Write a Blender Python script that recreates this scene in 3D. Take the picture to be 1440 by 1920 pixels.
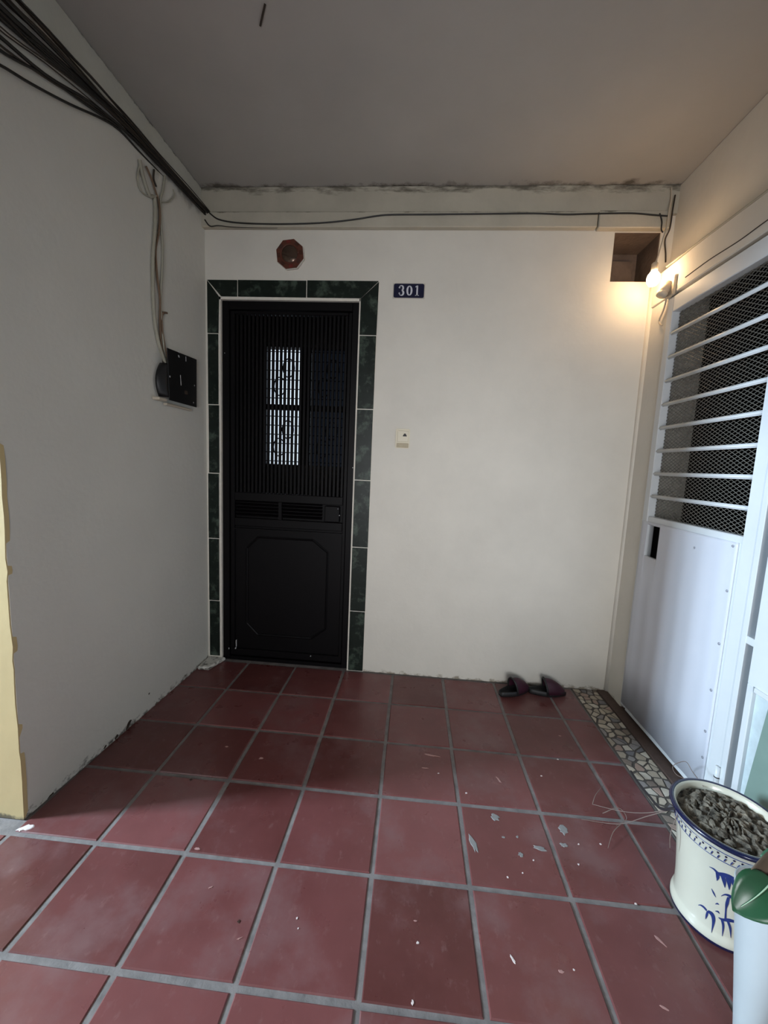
import bpy, bmesh, math, random
from mathutils import Vector, Matrix

# ---------------------------------------------------------------- reset
for o in list(bpy.data.objects):
    bpy.data.objects.remove(o, do_unlink=True)
scene = bpy.context.scene
COL = scene.collection
rnd = random.Random(301)

# ---------------------------------------------------------------- camera
S = 0.3
F_PX = 747.97
YAW, PITCH, ROLL = 0.0714, -0.1176, 0.0441
CAM = Vector((0.2225 * S, -2.6368 * S, 4.2011 * S))
fwd = Vector((-math.sin(YAW) * math.cos(PITCH), math.cos(YAW) * math.cos(PITCH), math.sin(PITCH)))
rt0 = Vector((math.cos(YAW), math.sin(YAW), 0))
up0 = rt0.cross(fwd)
RT = math.cos(ROLL) * rt0 + math.sin(ROLL) * up0
UP = -math.sin(ROLL) * rt0 + math.cos(ROLL) * up0
cd = bpy.data.cameras.new('camera')
cam = bpy.data.objects.new('camera', cd)
COL.objects.link(cam)
cd.sensor_fit = 'VERTICAL'
cd.sensor_height = 36.0
cd.sensor_width = 27.0
cd.lens = F_PX * 36.0 / 1920.0
cd.clip_start = 0.02
cam.matrix_world = Matrix(((RT.x, UP.x, -fwd.x, CAM.x), (RT.y, UP.y, -fwd.y, CAM.y),
                           (RT.z, UP.z, -fwd.z, CAM.z), (0, 0, 0, 1)))
scene.camera = cam


def ray(u, v):
    return RT * ((u - 720) / F_PX) + UP * (-(v - 960) / F_PX) + fwd


def on_z(u, v, z=0.0):
    d = ray(u, v)
    return CAM + d * ((z - CAM.z) / d.z)


def on_y(u, v, y):
    d = ray(u, v)
    return CAM + d * ((y - CAM.y) / d.y)


def on_x(u, v, x):
    d = ray(u, v)
    return CAM + d * ((x - CAM.x) / d.x)


# ---------------------------------------------------------------- world, daylight, exposure
world = bpy.data.worlds.new('overcast_sky')
scene.world = world
world.use_nodes = True
bg = world.node_tree.nodes['Background']
bg.inputs[0].default_value = (0.72, 0.85, 1.0, 1)
bg.inputs[1].default_value = 1.4
scene.view_settings.view_transform = 'Standard'
scene.view_settings.look = 'None'
scene.view_settings.gamma = 1.0
scene.view_settings.use_curve_mapping = False
scene.view_settings.exposure = 0.15


def area(name, loc, rot, sx, sy, power, col, spread=180):
    l = bpy.data.lights.new(name, 'AREA')
    l.shape = 'RECTANGLE'
    l.size, l.size_y = sx, sy
    l.energy = power
    l.color = col
    l.spread = math.radians(spread)
    o = bpy.data.objects.new(name, l)
    COL.objects.link(o)
    o.location = loc
    o.rotation_euler = rot
    return o


# daylight entering through the corridor window on the left (window at x=-4.6)
area('window_daylight', (-4.56, -0.465, 2.10), (0, -math.pi / 2, 0), 1.0, 0.47, 470.0, (0.64, 0.82, 1.0))
# unseen fill lamp added behind the viewpoint to brighten the back wall
area('rear_fill', (0.3, -2.56, 1.10), (math.pi / 2, 0, 0), 1.4, 0.9, 11.0, (0.97, 0.98, 1.0), 70)

# ---------------------------------------------------------------- material helpers


def lin(c):
    return tuple(((x / 12.92) if x <= 0.04045 else ((x + 0.055) / 1.055) ** 2.4) for x in c)


def rgb(r, g, b):
    return lin((r / 255, g / 255, b / 255)) + (1,)


def mat(name, col, rough=0.6, metal=0.0, var=0.0, scale=8.0, bump=0.0, bscale=60.0, col2=None,
        objrand=False, spec=None, coat=0.0, rvar=0.0, trans=0.0, detail=6.0):
    m = bpy.data.materials.new(name)
    m.use_nodes = True
    nt = m.node_tree
    N, L = nt.nodes, nt.links
    b = N['Principled BSDF']
    b.inputs['Roughness'].default_value = rough
    b.inputs['Metallic'].default_value = metal
    if spec is not None:
        b.inputs['Specular IOR Level'].default_value = spec
    if coat:
        b.inputs['Coat Weight'].default_value = coat
        b.inputs['Coat Roughness'].default_value = 0.12
    if trans:
        b.inputs['Transmission Weight'].default_value = trans
    b.inputs['Base Color'].default_value = col
    geo = N.new('ShaderNodeNewGeometry')
    if var or col2 or objrand:
        c2 = col2 if col2 else tuple(x * (1 - var) for x in col[:3]) + (1,)
        nz = N.new('ShaderNodeTexNoise')
        nz.inputs['Scale'].default_value = scale
        nz.inputs['Detail'].default_value = detail
        nz.inputs['Roughness'].default_value = 0.6
        L.new(geo.outputs['Position'], nz.inputs['Vector'])
        rp = N.new('ShaderNodeMapRange')
        rp.inputs['From Min'].default_value = 0.3
        rp.inputs['From Max'].default_value = 0.7
        L.new(nz.outputs['Fac'], rp.inputs['Value'])
        mx = N.new('ShaderNodeMix')
        mx.data_type = 'RGBA'
        mx.inputs[6].default_value = col
        mx.inputs[7].default_value = c2
        fac = rp.outputs['Result']
        if objrand:
            oi = N.new('ShaderNodeObjectInfo')
            ad = N.new('ShaderNodeMath')
            ad.operation = 'MULTIPLY_ADD'
            ad.inputs[1].default_value = 0.35
            L.new(fac, ad.inputs[0])
            m2 = N.new('ShaderNodeMath')
            m2.operation = 'MULTIPLY'
            m2.inputs[1].default_value = 0.75
            L.new(oi.outputs['Random'], m2.inputs[0])
            L.new(m2.outputs[0], ad.inputs[2])
            fac = ad.outputs[0]
        L.new(fac, mx.inputs[0])
        L.new(mx.outputs[2], b.inputs['Base Color'])
    if rvar:
        n2 = N.new('ShaderNodeTexNoise')
        n2.inputs['Scale'].default_value = 9
        n2.inputs['Detail'].default_value = 5
        L.new(geo.outputs['Position'], n2.inputs['Vector'])
        r2 = N.new('ShaderNodeMapRange')
        r2.inputs['From Min'].default_value = 0.3
        r2.inputs['From Max'].default_value = 0.7
        r2.inputs['To Min'].default_value = rough - rvar
        r2.inputs['To Max'].default_value = rough + rvar
        L.new(n2.outputs['Fac'], r2.inputs['Value'])
        L.new(r2.outputs['Result'], b.inputs['Roughness'])
    if bump:
        n3 = N.new('ShaderNodeTexNoise')
        n3.inputs['Scale'].default_value = bscale
        n3.inputs['Detail'].default_value = 4
        L.new(geo.outputs['Position'], n3.inputs['Vector'])
        bp = N.new('ShaderNodeBump')
        bp.inputs['Strength'].default_value = bump
        bp.inputs['Distance'].default_value = 0.01
        L.new(n3.outputs['Fac'], bp.inputs['Height'])
        L.new(bp.outputs['Normal'], b.inputs['Normal'])
    return m


def add_blotches(m, axis, center, width, thresh, scale, col, stretch=(1, 1, 1), strength=0.8):
    """mould, dirt and other tone changes: noise blotches kept to a band around one coordinate"""
    nt = m.node_tree
    N, L = nt.nodes, nt.links
    b = N['Principled BSDF']
    geo = N.new('ShaderNodeNewGeometry')
    sp = N.new('ShaderNodeSeparateXYZ')
    L.new(geo.outputs['Position'], sp.inputs[0])
    d = N.new('ShaderNodeMath'); d.operation = 'SUBTRACT'
    L.new(sp.outputs[axis], d.inputs[0]); d.inputs[1].default_value = center
    ab = N.new('ShaderNodeMath'); ab.operation = 'ABSOLUTE'
    L.new(d.outputs[0], ab.inputs[0])
    band = N.new('ShaderNodeMapRange')
    band.inputs['From Min'].default_value = 0.0
    band.inputs['From Max'].default_value = width
    band.inputs['To Min'].default_value = 1.0
    band.inputs['To Max'].default_value = 0.0
    L.new(ab.outputs[0], band.inputs['Value'])
    mp = N.new('ShaderNodeMapping')
    mp.inputs['Scale'].default_value = stretch
    L.new(geo.outputs['Position'], mp.inputs['Vector'])
    nz = N.new('ShaderNodeTexNoise')
    nz.inputs['Scale'].default_value = scale
    nz.inputs['Detail'].default_value = 8
    nz.inputs['Roughness'].default_value = 0.65
    L.new(mp.outputs[0], nz.inputs['Vector'])
    mu = N.new('ShaderNodeMath'); mu.operation = 'MULTIPLY'
    L.new(nz.outputs['Fac'], mu.inputs[0]); L.new(band.outputs[0], mu.inputs[1])
    rp = N.new('ShaderNodeMapRange')
    rp.inputs['From Min'].default_value = thresh
    rp.inputs['From Max'].default_value = thresh + 0.14
    rp.inputs['To Max'].default_value = strength
    L.new(mu.outputs[0], rp.inputs['Value'])
    mx = N.new('ShaderNodeMix'); mx.data_type = 'RGBA'
    src = b.inputs['Base Color']
    if src.is_linked:
        L.new(src.links[0].from_socket, mx.inputs[6])
    else:
        mx.inputs[6].default_value = src.default_value
    mx.inputs[7].default_value = col
    L.new(rp.outputs['Result'], mx.inputs[0])
    L.new(mx.outputs[2], b.inputs['Base Color'])


def emis(name, col, strength):
    m = bpy.data.materials.new(name)
    m.use_nodes = True
    b = m.node_tree.nodes['Principled BSDF']
    b.inputs['Base Color'].default_value = (0.9, 0.9, 0.9, 1)
    b.inputs['Emission Color'].default_value = col
    b.inputs['Emission Strength'].default_value = strength
    return m


M = {}
M['wall'] = mat('painted_plaster_cream', rgb(222, 217, 206), 0.75, var=0.10, scale=3.0, bump=0.12, bscale=35)
add_blotches(M['wall'], 2, 0.0, 0.075, 0.40, 22, rgb(120, 105, 80), (1, 1, 1.5), 0.75)
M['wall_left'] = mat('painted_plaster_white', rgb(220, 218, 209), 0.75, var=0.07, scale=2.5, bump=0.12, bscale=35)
add_blotches(M['wall_left'], 2, 0.0, 0.13, 0.42, 26, rgb(62, 58, 46), (1, 1, 1.6), 0.9)
add_blotches(M['wall_left'], 2, 2.60, 0.20, 0.38, 9, rgb(110, 104, 94), (1, 1, 1.0), 0.6)  # darker noise blotches in a band at the top of the wall
M['wall_right'] = mat('painted_plaster_right', rgb(216, 208, 194), 0.75, var=0.14, scale=5.0, bump=0.15, bscale=30)
M['beam'] = mat('stained_beam_paint', rgb(192, 185, 168), 0.8, var=0.2, scale=4.0, bump=0.2, bscale=30)
add_blotches(M['beam'], 2, 2.722, 0.10, 0.37, 6, rgb(52, 45, 32), (1, 1, 4), 0.75)
add_blotches(M['beam'], 2, 2.588, 0.035, 0.42, 9, rgb(70, 62, 44), (1, 1, 2), 0.8)
M['beam_left'] = mat('beam_paint_grey', rgb(206, 206, 196), 0.8, var=0.12, scale=6.0, bump=0.2, bscale=30)
add_blotches(M['beam_left'], 2, 2.722, 0.04, 0.44, 18, rgb(50, 46, 38), (1, 1, 2), 0.85)
M['ceiling'] = mat('ceiling_paint', rgb(178, 174, 167), 0.85, var=0.10, scale=2.5, bump=0.06, bscale=30)
add_blotches(M['ceiling'], 1, 1.50, 0.16, 0.44, 7, rgb(70, 60, 46), (1, 1, 1), 0.8)
M['yellow'] = mat('yellow_paint', rgb(214, 192, 142), 0.6, var=0.08, scale=5, bump=0.08, bscale=30)
add_blotches(M['yellow'], 2, 0.0, 0.05, 0.35, 20, rgb(80, 74, 64), (1, 1, 1), 0.85)
M['grout'] = mat('grey_grout', rgb(132, 125, 122), 0.85, var=0.45, scale=18, bump=0.15, bscale=120)
M['tile'] = mat('terracotta_tile', rgb(82, 42, 39), 0.34, col2=rgb(120, 71, 70), scale=6, objrand=True, bump=0.05,
                bscale=14, rvar=0.10, spec=0.5)
add_blotches(M['tile'], 2, 0.0, 50.0, 0.50, 3.2, rgb(124, 98, 98), (1, 1, 1), 0.45)
add_blotches(M['tile'], 2, 0.0, 50.0, 0.58, 40, rgb(150, 120, 116), (1, .6, 1), 0.22)
M['dust'] = mat('cement_smear', rgb(140, 138, 136), 0.8, var=0.25, scale=60)
M['white_speck'] = mat('white_floor_speck', rgb(214, 200, 196), 0.6)
M['wear'] = mat('worn_scrape', rgb(168, 128, 122), 0.6)
M['sill'] = mat('brown_threshold', rgb(84, 66, 58), 0.7, var=0.3, scale=30, bump=0.2)
for i, c in enumerate([(196, 184, 164), (176, 164, 146), (150, 144, 140), (124, 122, 124), (170, 146, 132), (208, 200, 184), (138, 124, 112)]):
    M['stone%d' % i] = mat('mosaic_stone_%d' % i, rgb(*c), 0.45, var=0.18, scale=40)
M['mosaic_bed'] = mat('mosaic_cement', rgb(92, 86, 80), 0.85, var=0.3, scale=40, bump=0.3)
M['marble'] = mat('green_marble_tile', rgb(24, 34, 28), 0.4, var=0.5, scale=26, detail=10, spec=0.25)
add_blotches(M['marble'], 2, 1.1, 60.0, 0.50, 15, rgb(84, 98, 86), (1, 1, 1), 0.6)
M['white_grout'] = mat('white_grout', rgb(226, 220, 208), 0.8, var=0.1, scale=30, bump=0.3, bscale=60)
M['black_metal'] = mat('black_door_paint', rgb(8, 6, 8), 0.5, spec=0.15, var=0.2, scale=4, bump=0.03, bscale=50)
M['black_box'] = mat('black_box_paint', rgb(14, 14, 16), 0.5, var=0.2, scale=20)
M['chip'] = mat('paint_chip_white', rgb(200, 200, 200), 0.6)
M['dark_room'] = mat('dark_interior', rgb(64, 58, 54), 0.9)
M['stairwell'] = mat('dim_stairwell_paint', rgb(96, 90, 84), 0.85)
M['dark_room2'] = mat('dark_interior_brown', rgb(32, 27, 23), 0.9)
M['gate'] = mat('white_gate_paint', rgb(212, 216, 218), 0.36, var=0.06, scale=6, bump=0.03, bscale=10)
M['panel'] = mat('white_sheet_metal', rgb(208, 211, 220), 0.34, var=0.04, scale=3)
M['mesh'] = mat('grey_expanded_metal', rgb(118, 114, 106), 0.5, metal=0.3)
M['screw'] = mat('screw_head', rgb(150, 152, 160), 0.4, metal=0.5)
M['pale'] = mat('weathered_pale_paint', rgb(206, 218, 220), 0.6, var=0.25, scale=14, bump=0.1)
M['green_sheet'] = mat('pale_green_sheet', rgb(126, 148, 138), 0.25, var=0.15, scale=6)
M['grey_glass'] = mat('grey_pane', rgb(62, 70, 80), 0.5, var=0.1, scale=4)
M['niche'] = mat('niche_brown', rgb(112, 96, 86), 0.9, var=0.4, scale=14, bump=0.3)
M['cable_black'] = mat('black_cable', rgb(26, 23, 20), 0.55, var=0.3, scale=30)
M['cable_brown'] = mat('dusty_brown_cable', rgb(62, 52, 42), 0.7, var=0.3, scale=30)
M['cable_red'] = mat('dull_red_cable', rgb(86, 44, 36), 0.7)
M['cable_paint'] = mat('painted_over_cable', rgb(172, 168, 152), 0.75, var=0.12, scale=30)
M['cable_tan'] = mat('tan_cable', rgb(128, 104, 84), 0.7, var=0.2, scale=20)
M['cable_white'] = mat('white_cable', rgb(200, 190, 172), 0.6)
M['blue_plate'] = mat('blue_enamel', rgb(17, 19, 50), 0.3)
M['plate_edge'] = mat('plate_white_edge', rgb(196, 190, 180), 0.6)
M['digit'] = mat('white_enamel_digit', rgb(206, 206, 212), 0.4)
M['switch'] = mat('cream_plastic', rgb(214, 205, 182), 0.5)
M['switch2'] = mat('beige_plastic', rgb(176, 162, 132), 0.5, var=0.2, scale=60)
M['dark_mark'] = mat('dark_print', rgb(50, 46, 44), 0.6)
M['wood_red'] = mat('red_brown_wood', rgb(98, 52, 36), 0.45, var=0.35, scale=30)
M['red_print'] = mat('red_print', rgb(128, 34, 32), 0.5)
M['brown_print'] = mat('dark_brown_print', rgb(52, 32, 24), 0.5)
M['mirror'] = mat('tarnished_mirror', rgb(120, 100, 88), 0.18, metal=0.85, var=0.3, scale=30)
M['bulb'] = emis('lit_bulb_glass', (1.0, 0.66, 0.36, 1), 52.0)
M['socket'] = mat('old_white_plastic', rgb(206, 190, 166), 0.6, var=0.2, scale=50)
M['ceramic'] = mat('white_glazed_ceramic', rgb(206, 202, 184), 0.22, var=0.05, scale=8, coat=0.4)
M['navy'] = mat('cobalt_glaze', rgb(24, 30, 64), 0.22, var=0.25, scale=40, coat=0.4)
M['blue_stroke'] = mat('blue_brush_glaze', rgb(44, 60, 120), 0.3, var=0.35, scale=60)
M['soil'] = mat('dry_soil', rgb(140, 130, 114), 0.95, col2=rgb(30, 26, 22), scale=42, bump=0.9, bscale=70)
M['twig'] = mat('dry_twig', rgb(120, 104, 96), 0.8)
M['twig_dark'] = mat('dark_twig', rgb(38, 34, 36), 0.7)
M['planter'] = mat('white_planter', rgb(174, 180, 182), 0.45, var=0.05, scale=10)
M['leaf'] = mat('dark_green_leaf', rgb(34, 74, 48), 0.32, var=0.3, scale=20)
M['leaf2'] = mat('grey_green_leaf', rgb(64, 100, 76), 0.4, var=0.3, scale=20)
M['rib'] = mat('pale_leaf_rib', rgb(150, 176, 148), 0.5)
M['leaf_dry'] = mat('dried_brown_leaf', rgb(88, 74, 60), 0.7, var=0.4, scale=30)
M['stem'] = mat('green_stem', rgb(60, 84, 48), 0.5)
M['rubber'] = mat('black_rubber', rgb(30, 30, 31), 0.55, var=0.2, scale=60)
M['maroon'] = mat('maroon_rubber', rgb(62, 24, 42), 0.55, var=0.3, scale=60)

# ---------------------------------------------------------------- mesh helpers


def link(name, me, m=None, parent=None, label=None, cat=None, group=None, kind=None, smooth=False):
    o = bpy.data.objects.new(name, me)
    COL.objects.link(o)
    if m is not None and me is not None and len(me.materials) == 0:
        me.materials.append(m)
    if parent:
        o.parent = parent
    for k, v in (('label', label), ('category', cat), ('group', group), ('kind', kind)):
        if v:
            o[k] = v
    if smooth and me:
        for p in me.polygons:
            p.use_smooth = True
    return o


def empty(name, loc, label=None, cat=None, group=None, kind=None):
    o = bpy.data.objects.new(name, None)
    COL.objects.link(o)
    o.location = loc
    o.empty_display_size = 0.05
    for k, v in (('label', label), ('category', cat), ('group', group), ('kind', kind)):
        if v:
            o[k] = v
    return o


class MB:
    def __init__(self):
        self.v, self.f = [], []

    def box(self, x0, x1, y0, y1, z0, z1):
        n = len(self.v)
        self.v += [(x0, y0, z0), (x1, y0, z0), (x1, y1, z0), (x0, y1, z0), (x0, y0, z1), (x1, y0, z1), (x1, y1, z1), (x0, y1, z1)]
        self.f += [tuple(n + i for i in q) for q in ((0, 3, 2, 1), (4, 5, 6, 7), (0, 1, 5, 4), (1, 2, 6, 5), (2, 3, 7, 6), (3, 0, 4, 7))]
        return self

    def prism(self, poly, z0, z1, axis='z', inset=0.0):
        """poly: list of 2D points (counter-clockwise seen from +axis); extruded from z0 to z1"""
        n, k = len(self.v), len(poly)
        cx = sum(p[0] for p in poly) / k
        cy = sum(p[1] for p in poly) / k

        def put(a, b, c):
            return {'z': (a, b, c), 'y': (a, c, b), 'x': (c, a, b)}[axis]
        for p in poly:
            self.v.append(put(p[0], p[1], z0))
        for p in poly:
            self.v.append(put(p[0] + (cx - p[0]) * inset, p[1] + (cy - p[1]) * inset, z1))
        self.f.append(tuple(n + i for i in reversed(range(k))))
        self.f.append(tuple(n + k + i for i in range(k)))
        for i in range(k):
            j = (i + 1) % k
            self.f.append((n + i, n + j, n + k + j, n + k + i))
        return self

    def tube(self, pts, r, seg=6, r2=None):
        pts = [Vector(p) for p in pts]
        n0 = len(self.v)
        nrm = None
        m = len(pts)
        for i, p in enumerate(pts):
            t = (pts[min(i + 1, m - 1)] - pts[max(i - 1, 0)])
            if t.length < 1e-9:
                t = Vector((0, 0, 1))
            t.normalize()
            if nrm is None:
                a = Vector((0, 0, 1)) if abs(t.z) < 0.9 else Vector((1, 0, 0))
                nrm = t.cross(a).normalized()
            else:
                nrm = (nrm - t * nrm.dot(t))
                nrm.normalize()
            bn = t.cross(nrm)
            rr = r if r2 is None else r + (r2 - r) * i / (m - 1)
            for k in range(seg):
                a = 2 * math.pi * k / seg
                self.v.append(tuple(p + nrm * (rr * math.cos(a)) + bn * (rr * math.sin(a))))
        for i in range(m - 1):
            for k in range(seg):
                a = n0 + i * seg + k
                b = n0 + i * seg + (k + 1) % seg
                self.f.append((a, b, b + seg, a + seg))
        self.f.append(tuple(n0 + k for k in reversed(range(seg))))
        self.f.append(tuple(n0 + (m - 1) * seg + k for k in range(seg)))
        return self

    def lathe(self, prof, cx=0, cy=0, seg=32, close_top=True, close_bot=True):
        n0 = len(self.v)
        for r, z in prof:
            for k in range(seg):
                a = 2 * math.pi * k / seg
                self.v.append((cx + r * math.cos(a), cy + r * math.sin(a), z))
        for i in range(len(prof) - 1):
            for k in range(seg):
                a = n0 + i * seg + k
                b = n0 + i * seg + (k + 1) % seg
                self.f.append((a, b, b + seg, a + seg))
        if close_bot:
            self.f.append(tuple(n0 + k for k in reversed(range(seg))))
        if close_top:
            self.f.append(tuple(n0 + (len(prof) - 1) * seg + k for k in range(seg)))
        return self

    def grid(self, rows):
        n0, w = len(self.v), len(rows[0])
        for r in rows:
            self.v += [tuple(p) for p in r]
        for i in range(len(rows) - 1):
            for k in range(w - 1):
                a = n0 + i * w + k
                self.f.append((a, a + 1, a + w + 1, a + w))
        return self

    def mesh(self, name, bevel=0.0, fix=False, seg=1):
        me = bpy.data.meshes.new(name)
        me.from_pydata([tuple(v) for v in self.v], [], self.f)
        if bevel or fix:
            bm = bmesh.new()
            bm.from_mesh(me)
            if fix:
                bmesh.ops.recalc_face_normals(bm, faces=bm.faces)
            if bevel:
                bmesh.ops.bevel(bm, geom=list(bm.edges), offset=bevel, segments=seg, affect='EDGES', clamp_overlap=True)
            bm.to_mesh(me)
            bm.free()
        me.update()
        return me

    def build(self, name, m, parent=None, bevel=0.0, smooth=False, fix=True, seg=1, **kw):
        me = self.mesh(name, bevel, fix, seg)
        o = link(name, me, m, parent, smooth=smooth, **kw)
        if parent is not None and parent.type == 'EMPTY':
            o.matrix_parent_inverse = Matrix.Translation(-Vector(parent.location))
        elif parent is not None and parent.parent is not None and parent.parent.type == 'EMPTY':
            pass
        return o


def catmull(pts, n=6):
    pts = [Vector(p) for p in pts]
    out = []
    for i in range(len(pts) - 1):
        p0, p1, p2, p3 = pts[max(i - 1, 0)], pts[i], pts[i + 1], pts[min(i + 2, len(pts) - 1)]
        for k in range(n):
            t = k / n
            out.append(0.5 * ((2 * p1) + (p2 - p0) * t + (2 * p0 - 5 * p1 + 4 * p2 - p3) * t * t + (3 * p1 - p0 - 3 * p2 + p3) * t ** 3))
    out.append(pts[-1])
    return out


# ---------------------------------------------------------------- room dimensions
YB = 1.509          # back wall face
ZC = 2.725          # ceiling
YE = 0.352          # end of the left wall
XR = 1.245          # gate face
XRU = 1.325         # upper right wall face
XMOS = 1.052


def xl(y):          # left wall face (slightly skewed)
    return -1.165 - (YB - y) * 0.033


# ---------------------------------------------------------------- floor
fl = MB().box(-4.7, XR + 0.10, -2.6, YB + 0.05, -0.12, -0.0035)
floor = fl.build('floor', M['grout'], kind='structure', label='dark red terracotta tile floor with wide grey grout joints', cat='floor')


def tile_mesh(w, d, name='tile'):
    g = 0.0075
    mb = MB()
    x0, x1, y0, y1 = g, w - g, g, d - g
    c = 0.003
    n = 0
    mb.v = [(x0, y0, -0.02), (x1, y0, -0.02), (x1, y1, -0.02), (x0, y1, -0.02),
            (x0, y0, -0.0025), (x1, y0, -0.0025), (x1, y1, -0.0025), (x0, y1, -0.0025),
            (x0 + c, y0 + c, 0), (x1 - c, y0 + c, 0), (x1 - c, y1 - c, 0), (x0 + c, y1 - c, 0)]
    mb.f = [(0, 3, 2, 1), (8, 9, 10, 11)]
    for a in (0, 4):
        for i in range(4):
            j = (i + 1) % 4
            mb.f.append((a + i, a + j, a + 4 + j, a + 4 + i))
    me = mb.mesh(name)
    me.materials.append(M['tile'])
    return me


full = tile_mesh(S, S)
narrow = tile_mesh(XMOS - 0.9, S)
wallside = tile_mesh(0.3 + 0.0, S)
for r in range(-6, 5):
    for c in range(-10, 4):
        if r >= 1 and c < -4:
            continue
        me = narrow if c == 3 else full
        o = link('tile', me, None, floor)
        o.location = (c * S, r * S, rnd.uniform(-0.0006, 0.0006))
        o.rotation_euler = (rnd.uniform(-0.002, 0.002), rnd.uniform(-0.002, 0.002), rnd.uniform(-0.006, 0.006))

# broken-stone mosaic border along the gate
MB().box(XMOS, XR - 0.045, -1.6, YB, -0.02, -0.0025).build('mosaic_bed', M['mosaic_bed'], floor)
pts = []
y = -0.75
row = 0
while y < YB + 0.02:
    for k in range(4):
        pts.append((XMOS + 0.004 + (k + 0.5 + (0.25 if row % 2 else -0.2)) * 0.0365 + rnd.uniform(-0.017, 0.017), y + rnd.uniform(-0.019, 0.019)))
    y += 0.041
    row += 1


def clip(poly, px, py, nx, ny):
    out = []
    for i in range(len(poly)):
        a, b = poly[i], poly[(i + 1) % len(poly)]
        da = (a[0] - px) * nx + (a[1] - py) * ny
        db = (b[0] - px) * nx + (b[1] - py) * ny
        if da <= 0:
            out.append(a)
        if da * db < 0:
            t = da / (da - db)
            out.append((a[0] + (b[0] - a[0]) * t, a[1] + (b[1] - a[1]) * t))
    return out


for i, p in enumerate(pts):
    poly = [(XMOS + 0.004, p[1] - 0.09), (XR - 0.047, p[1] - 0.09), (XR - 0.047, min(p[1] + 0.09, YB)), (XMOS + 0.004, min(p[1] + 0.09, YB))]
    for j, q in enumerate(pts):
        if i == j or abs(q[1] - p[1]) > 0.13:
            continue
        dx, dy = q[0] - p[0], q[1] - p[1]
        poly = clip(poly, (p[0] + q[0]) / 2 - dx * 0.5 * 0.0, (p[1] + q[1]) / 2, dx, dy)
        if len(poly) < 3:
            break
    if len(poly) < 3:
        continue
    cx = sum(a[0] for a in poly) / len(poly)
    cy = sum(a[1] for a in poly) / len(poly)
    out = []
    for a in poly:
        L_ = math.hypot(a[0] - cx, a[1] - cy)
        k = max(0.3, 1 - 0.0042 / max(L_, 1e-4)) * rnd.uniform(0.84, 1.0)
        out.append((cx + (a[0] - cx) * k, cy + (a[1] - cy) * k))
    MB().prism(out, -0.012, rnd.uniform(-0.001, 0.0012), 'z', 0.05).build(
        'mosaic_stone', M['stone%d' % rnd.choice([0, 0, 1, 1, 2, 3, 4, 5, 6])], floor)

MB().box(XR - 0.044, XR + 0.03, -1.6, YB, -0.02, 0.006).build('threshold_strip', M['sill'], floor, bevel=0.002)

# cement smears, paint drops, scrapes and pale marks on the tiles


def blob(name, u, v, rx, ry, ang, m, h=0.0007, n=14, rough=0.35, seed=0):
    q = on_z(u, v, 0)
    rr = random.Random(seed + int(u * 7 + v))
    poly = []
    for k in range(n):
        a = 2 * math.pi * k / n
        f = 1 + rr.uniform(-rough, rough)
        x, y_ = rx * f * math.cos(a), ry * f * math.sin(a)
        poly.append((q.x + x * math.cos(ang) - y_ * math.sin(ang), q.y + x * math.sin(ang) + y_ * math.cos(ang)))
    return MB().prism(poly, 0.0, h + 0.0008, 'z', 0.15).build(name, m, floor)


for u, v, rx, ry, a in ((888, 1582, .009, .030, .25), (928, 1532, .016, .014, 0), (1012, 1590, .020, .009, -.15), (1057, 1557, .018, .018, 0),
                        (1058, 1585, .013, .008, 0), (976, 1602, .008, .008, 0), (944, 1570, .006, .004, 0), (970, 1569, .005, .004, 0)):
    blob('cement_smear', u, v, rx, ry, a, M['dust'])
for u, v, rx, ry, a in ((48, 1552, .022, .012, .5), (962, 1800, .003, .011, .5), (1052, 1822, .008, .004, 0), (779, 1727, .005, .002, 0), (783, 1768, .004, .003, 0),  # first entry: larger white patch beside the wall end
                        (395, 1664, .006, .002, .5), (449, 1760, .007, .0015, .5), (557, 1722, .0025, .003, 0), (559, 1741, .002, .002, 0),
                        (980, 1637, .002, .002, 0), (952, 1645, .003, .003, 0), (1085, 1583, .003, .003, 0), (1085, 1621, .003, .003, 0),
                        (1126, 1583, .003, .003, 0), (1000, 1613, .003, .003, 0), (1015, 1455, .004, .003, 0), (874, 1487, .004, .003, 0),
                        (822, 1450, .004, .003, 0), (425, 1400, .007, .004, 0), (1046, 1424, .004, .003, 0), (1076, 1819, .003, .002, 0),
                        (774, 1880, .003, .005, 0), (1192, 1695, .004, .003, 0), (490, 1422, .010, .006, .3), (1050, 1380, .006, .003, 0)):
    blob('pale_mark', u, v, rx, ry, a, M['white_speck'] if u < 100 or rx < .0045 else M['wear'])
for u, v, rx, ry, a in ((808, 1416, .035, .004, -.15), (797, 1440, .012, .002, 0), (1245, 1890, .010, .003, -.5), (1238, 1765, .004, .016, .6), (370, 1592, .010, .004, 0),
                        (935, 1462, .004, .016, .4)):
    blob('scrape_mark', u, v, rx, ry, a, M['wear'])
blob('dark_hole', 448, 1728, .004, .004, 0, M['brown_print'])
blob('dark_hole', 358, 1462, .006, .004, 0, M['brown_print'])

# ---------------------------------------------------------------- ceiling
MB().box(-4.7, 1.6, -2.6, YB + 0.2, ZC, ZC + 0.12).build('ceiling', M['ceiling'], kind='structure', label='dim grey painted ceiling, warmer near the bulb', cat='ceiling')
ceil = bpy.data.objects['ceiling']
MB().tube(catmull([on_z(497, 8, ZC - .002), on_z(493, 25, ZC - .004), on_z(488, 48, ZC - .002)]), 0.0035, 5).build('ceiling_scuff', M['cable_brown'], ceil)

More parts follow.
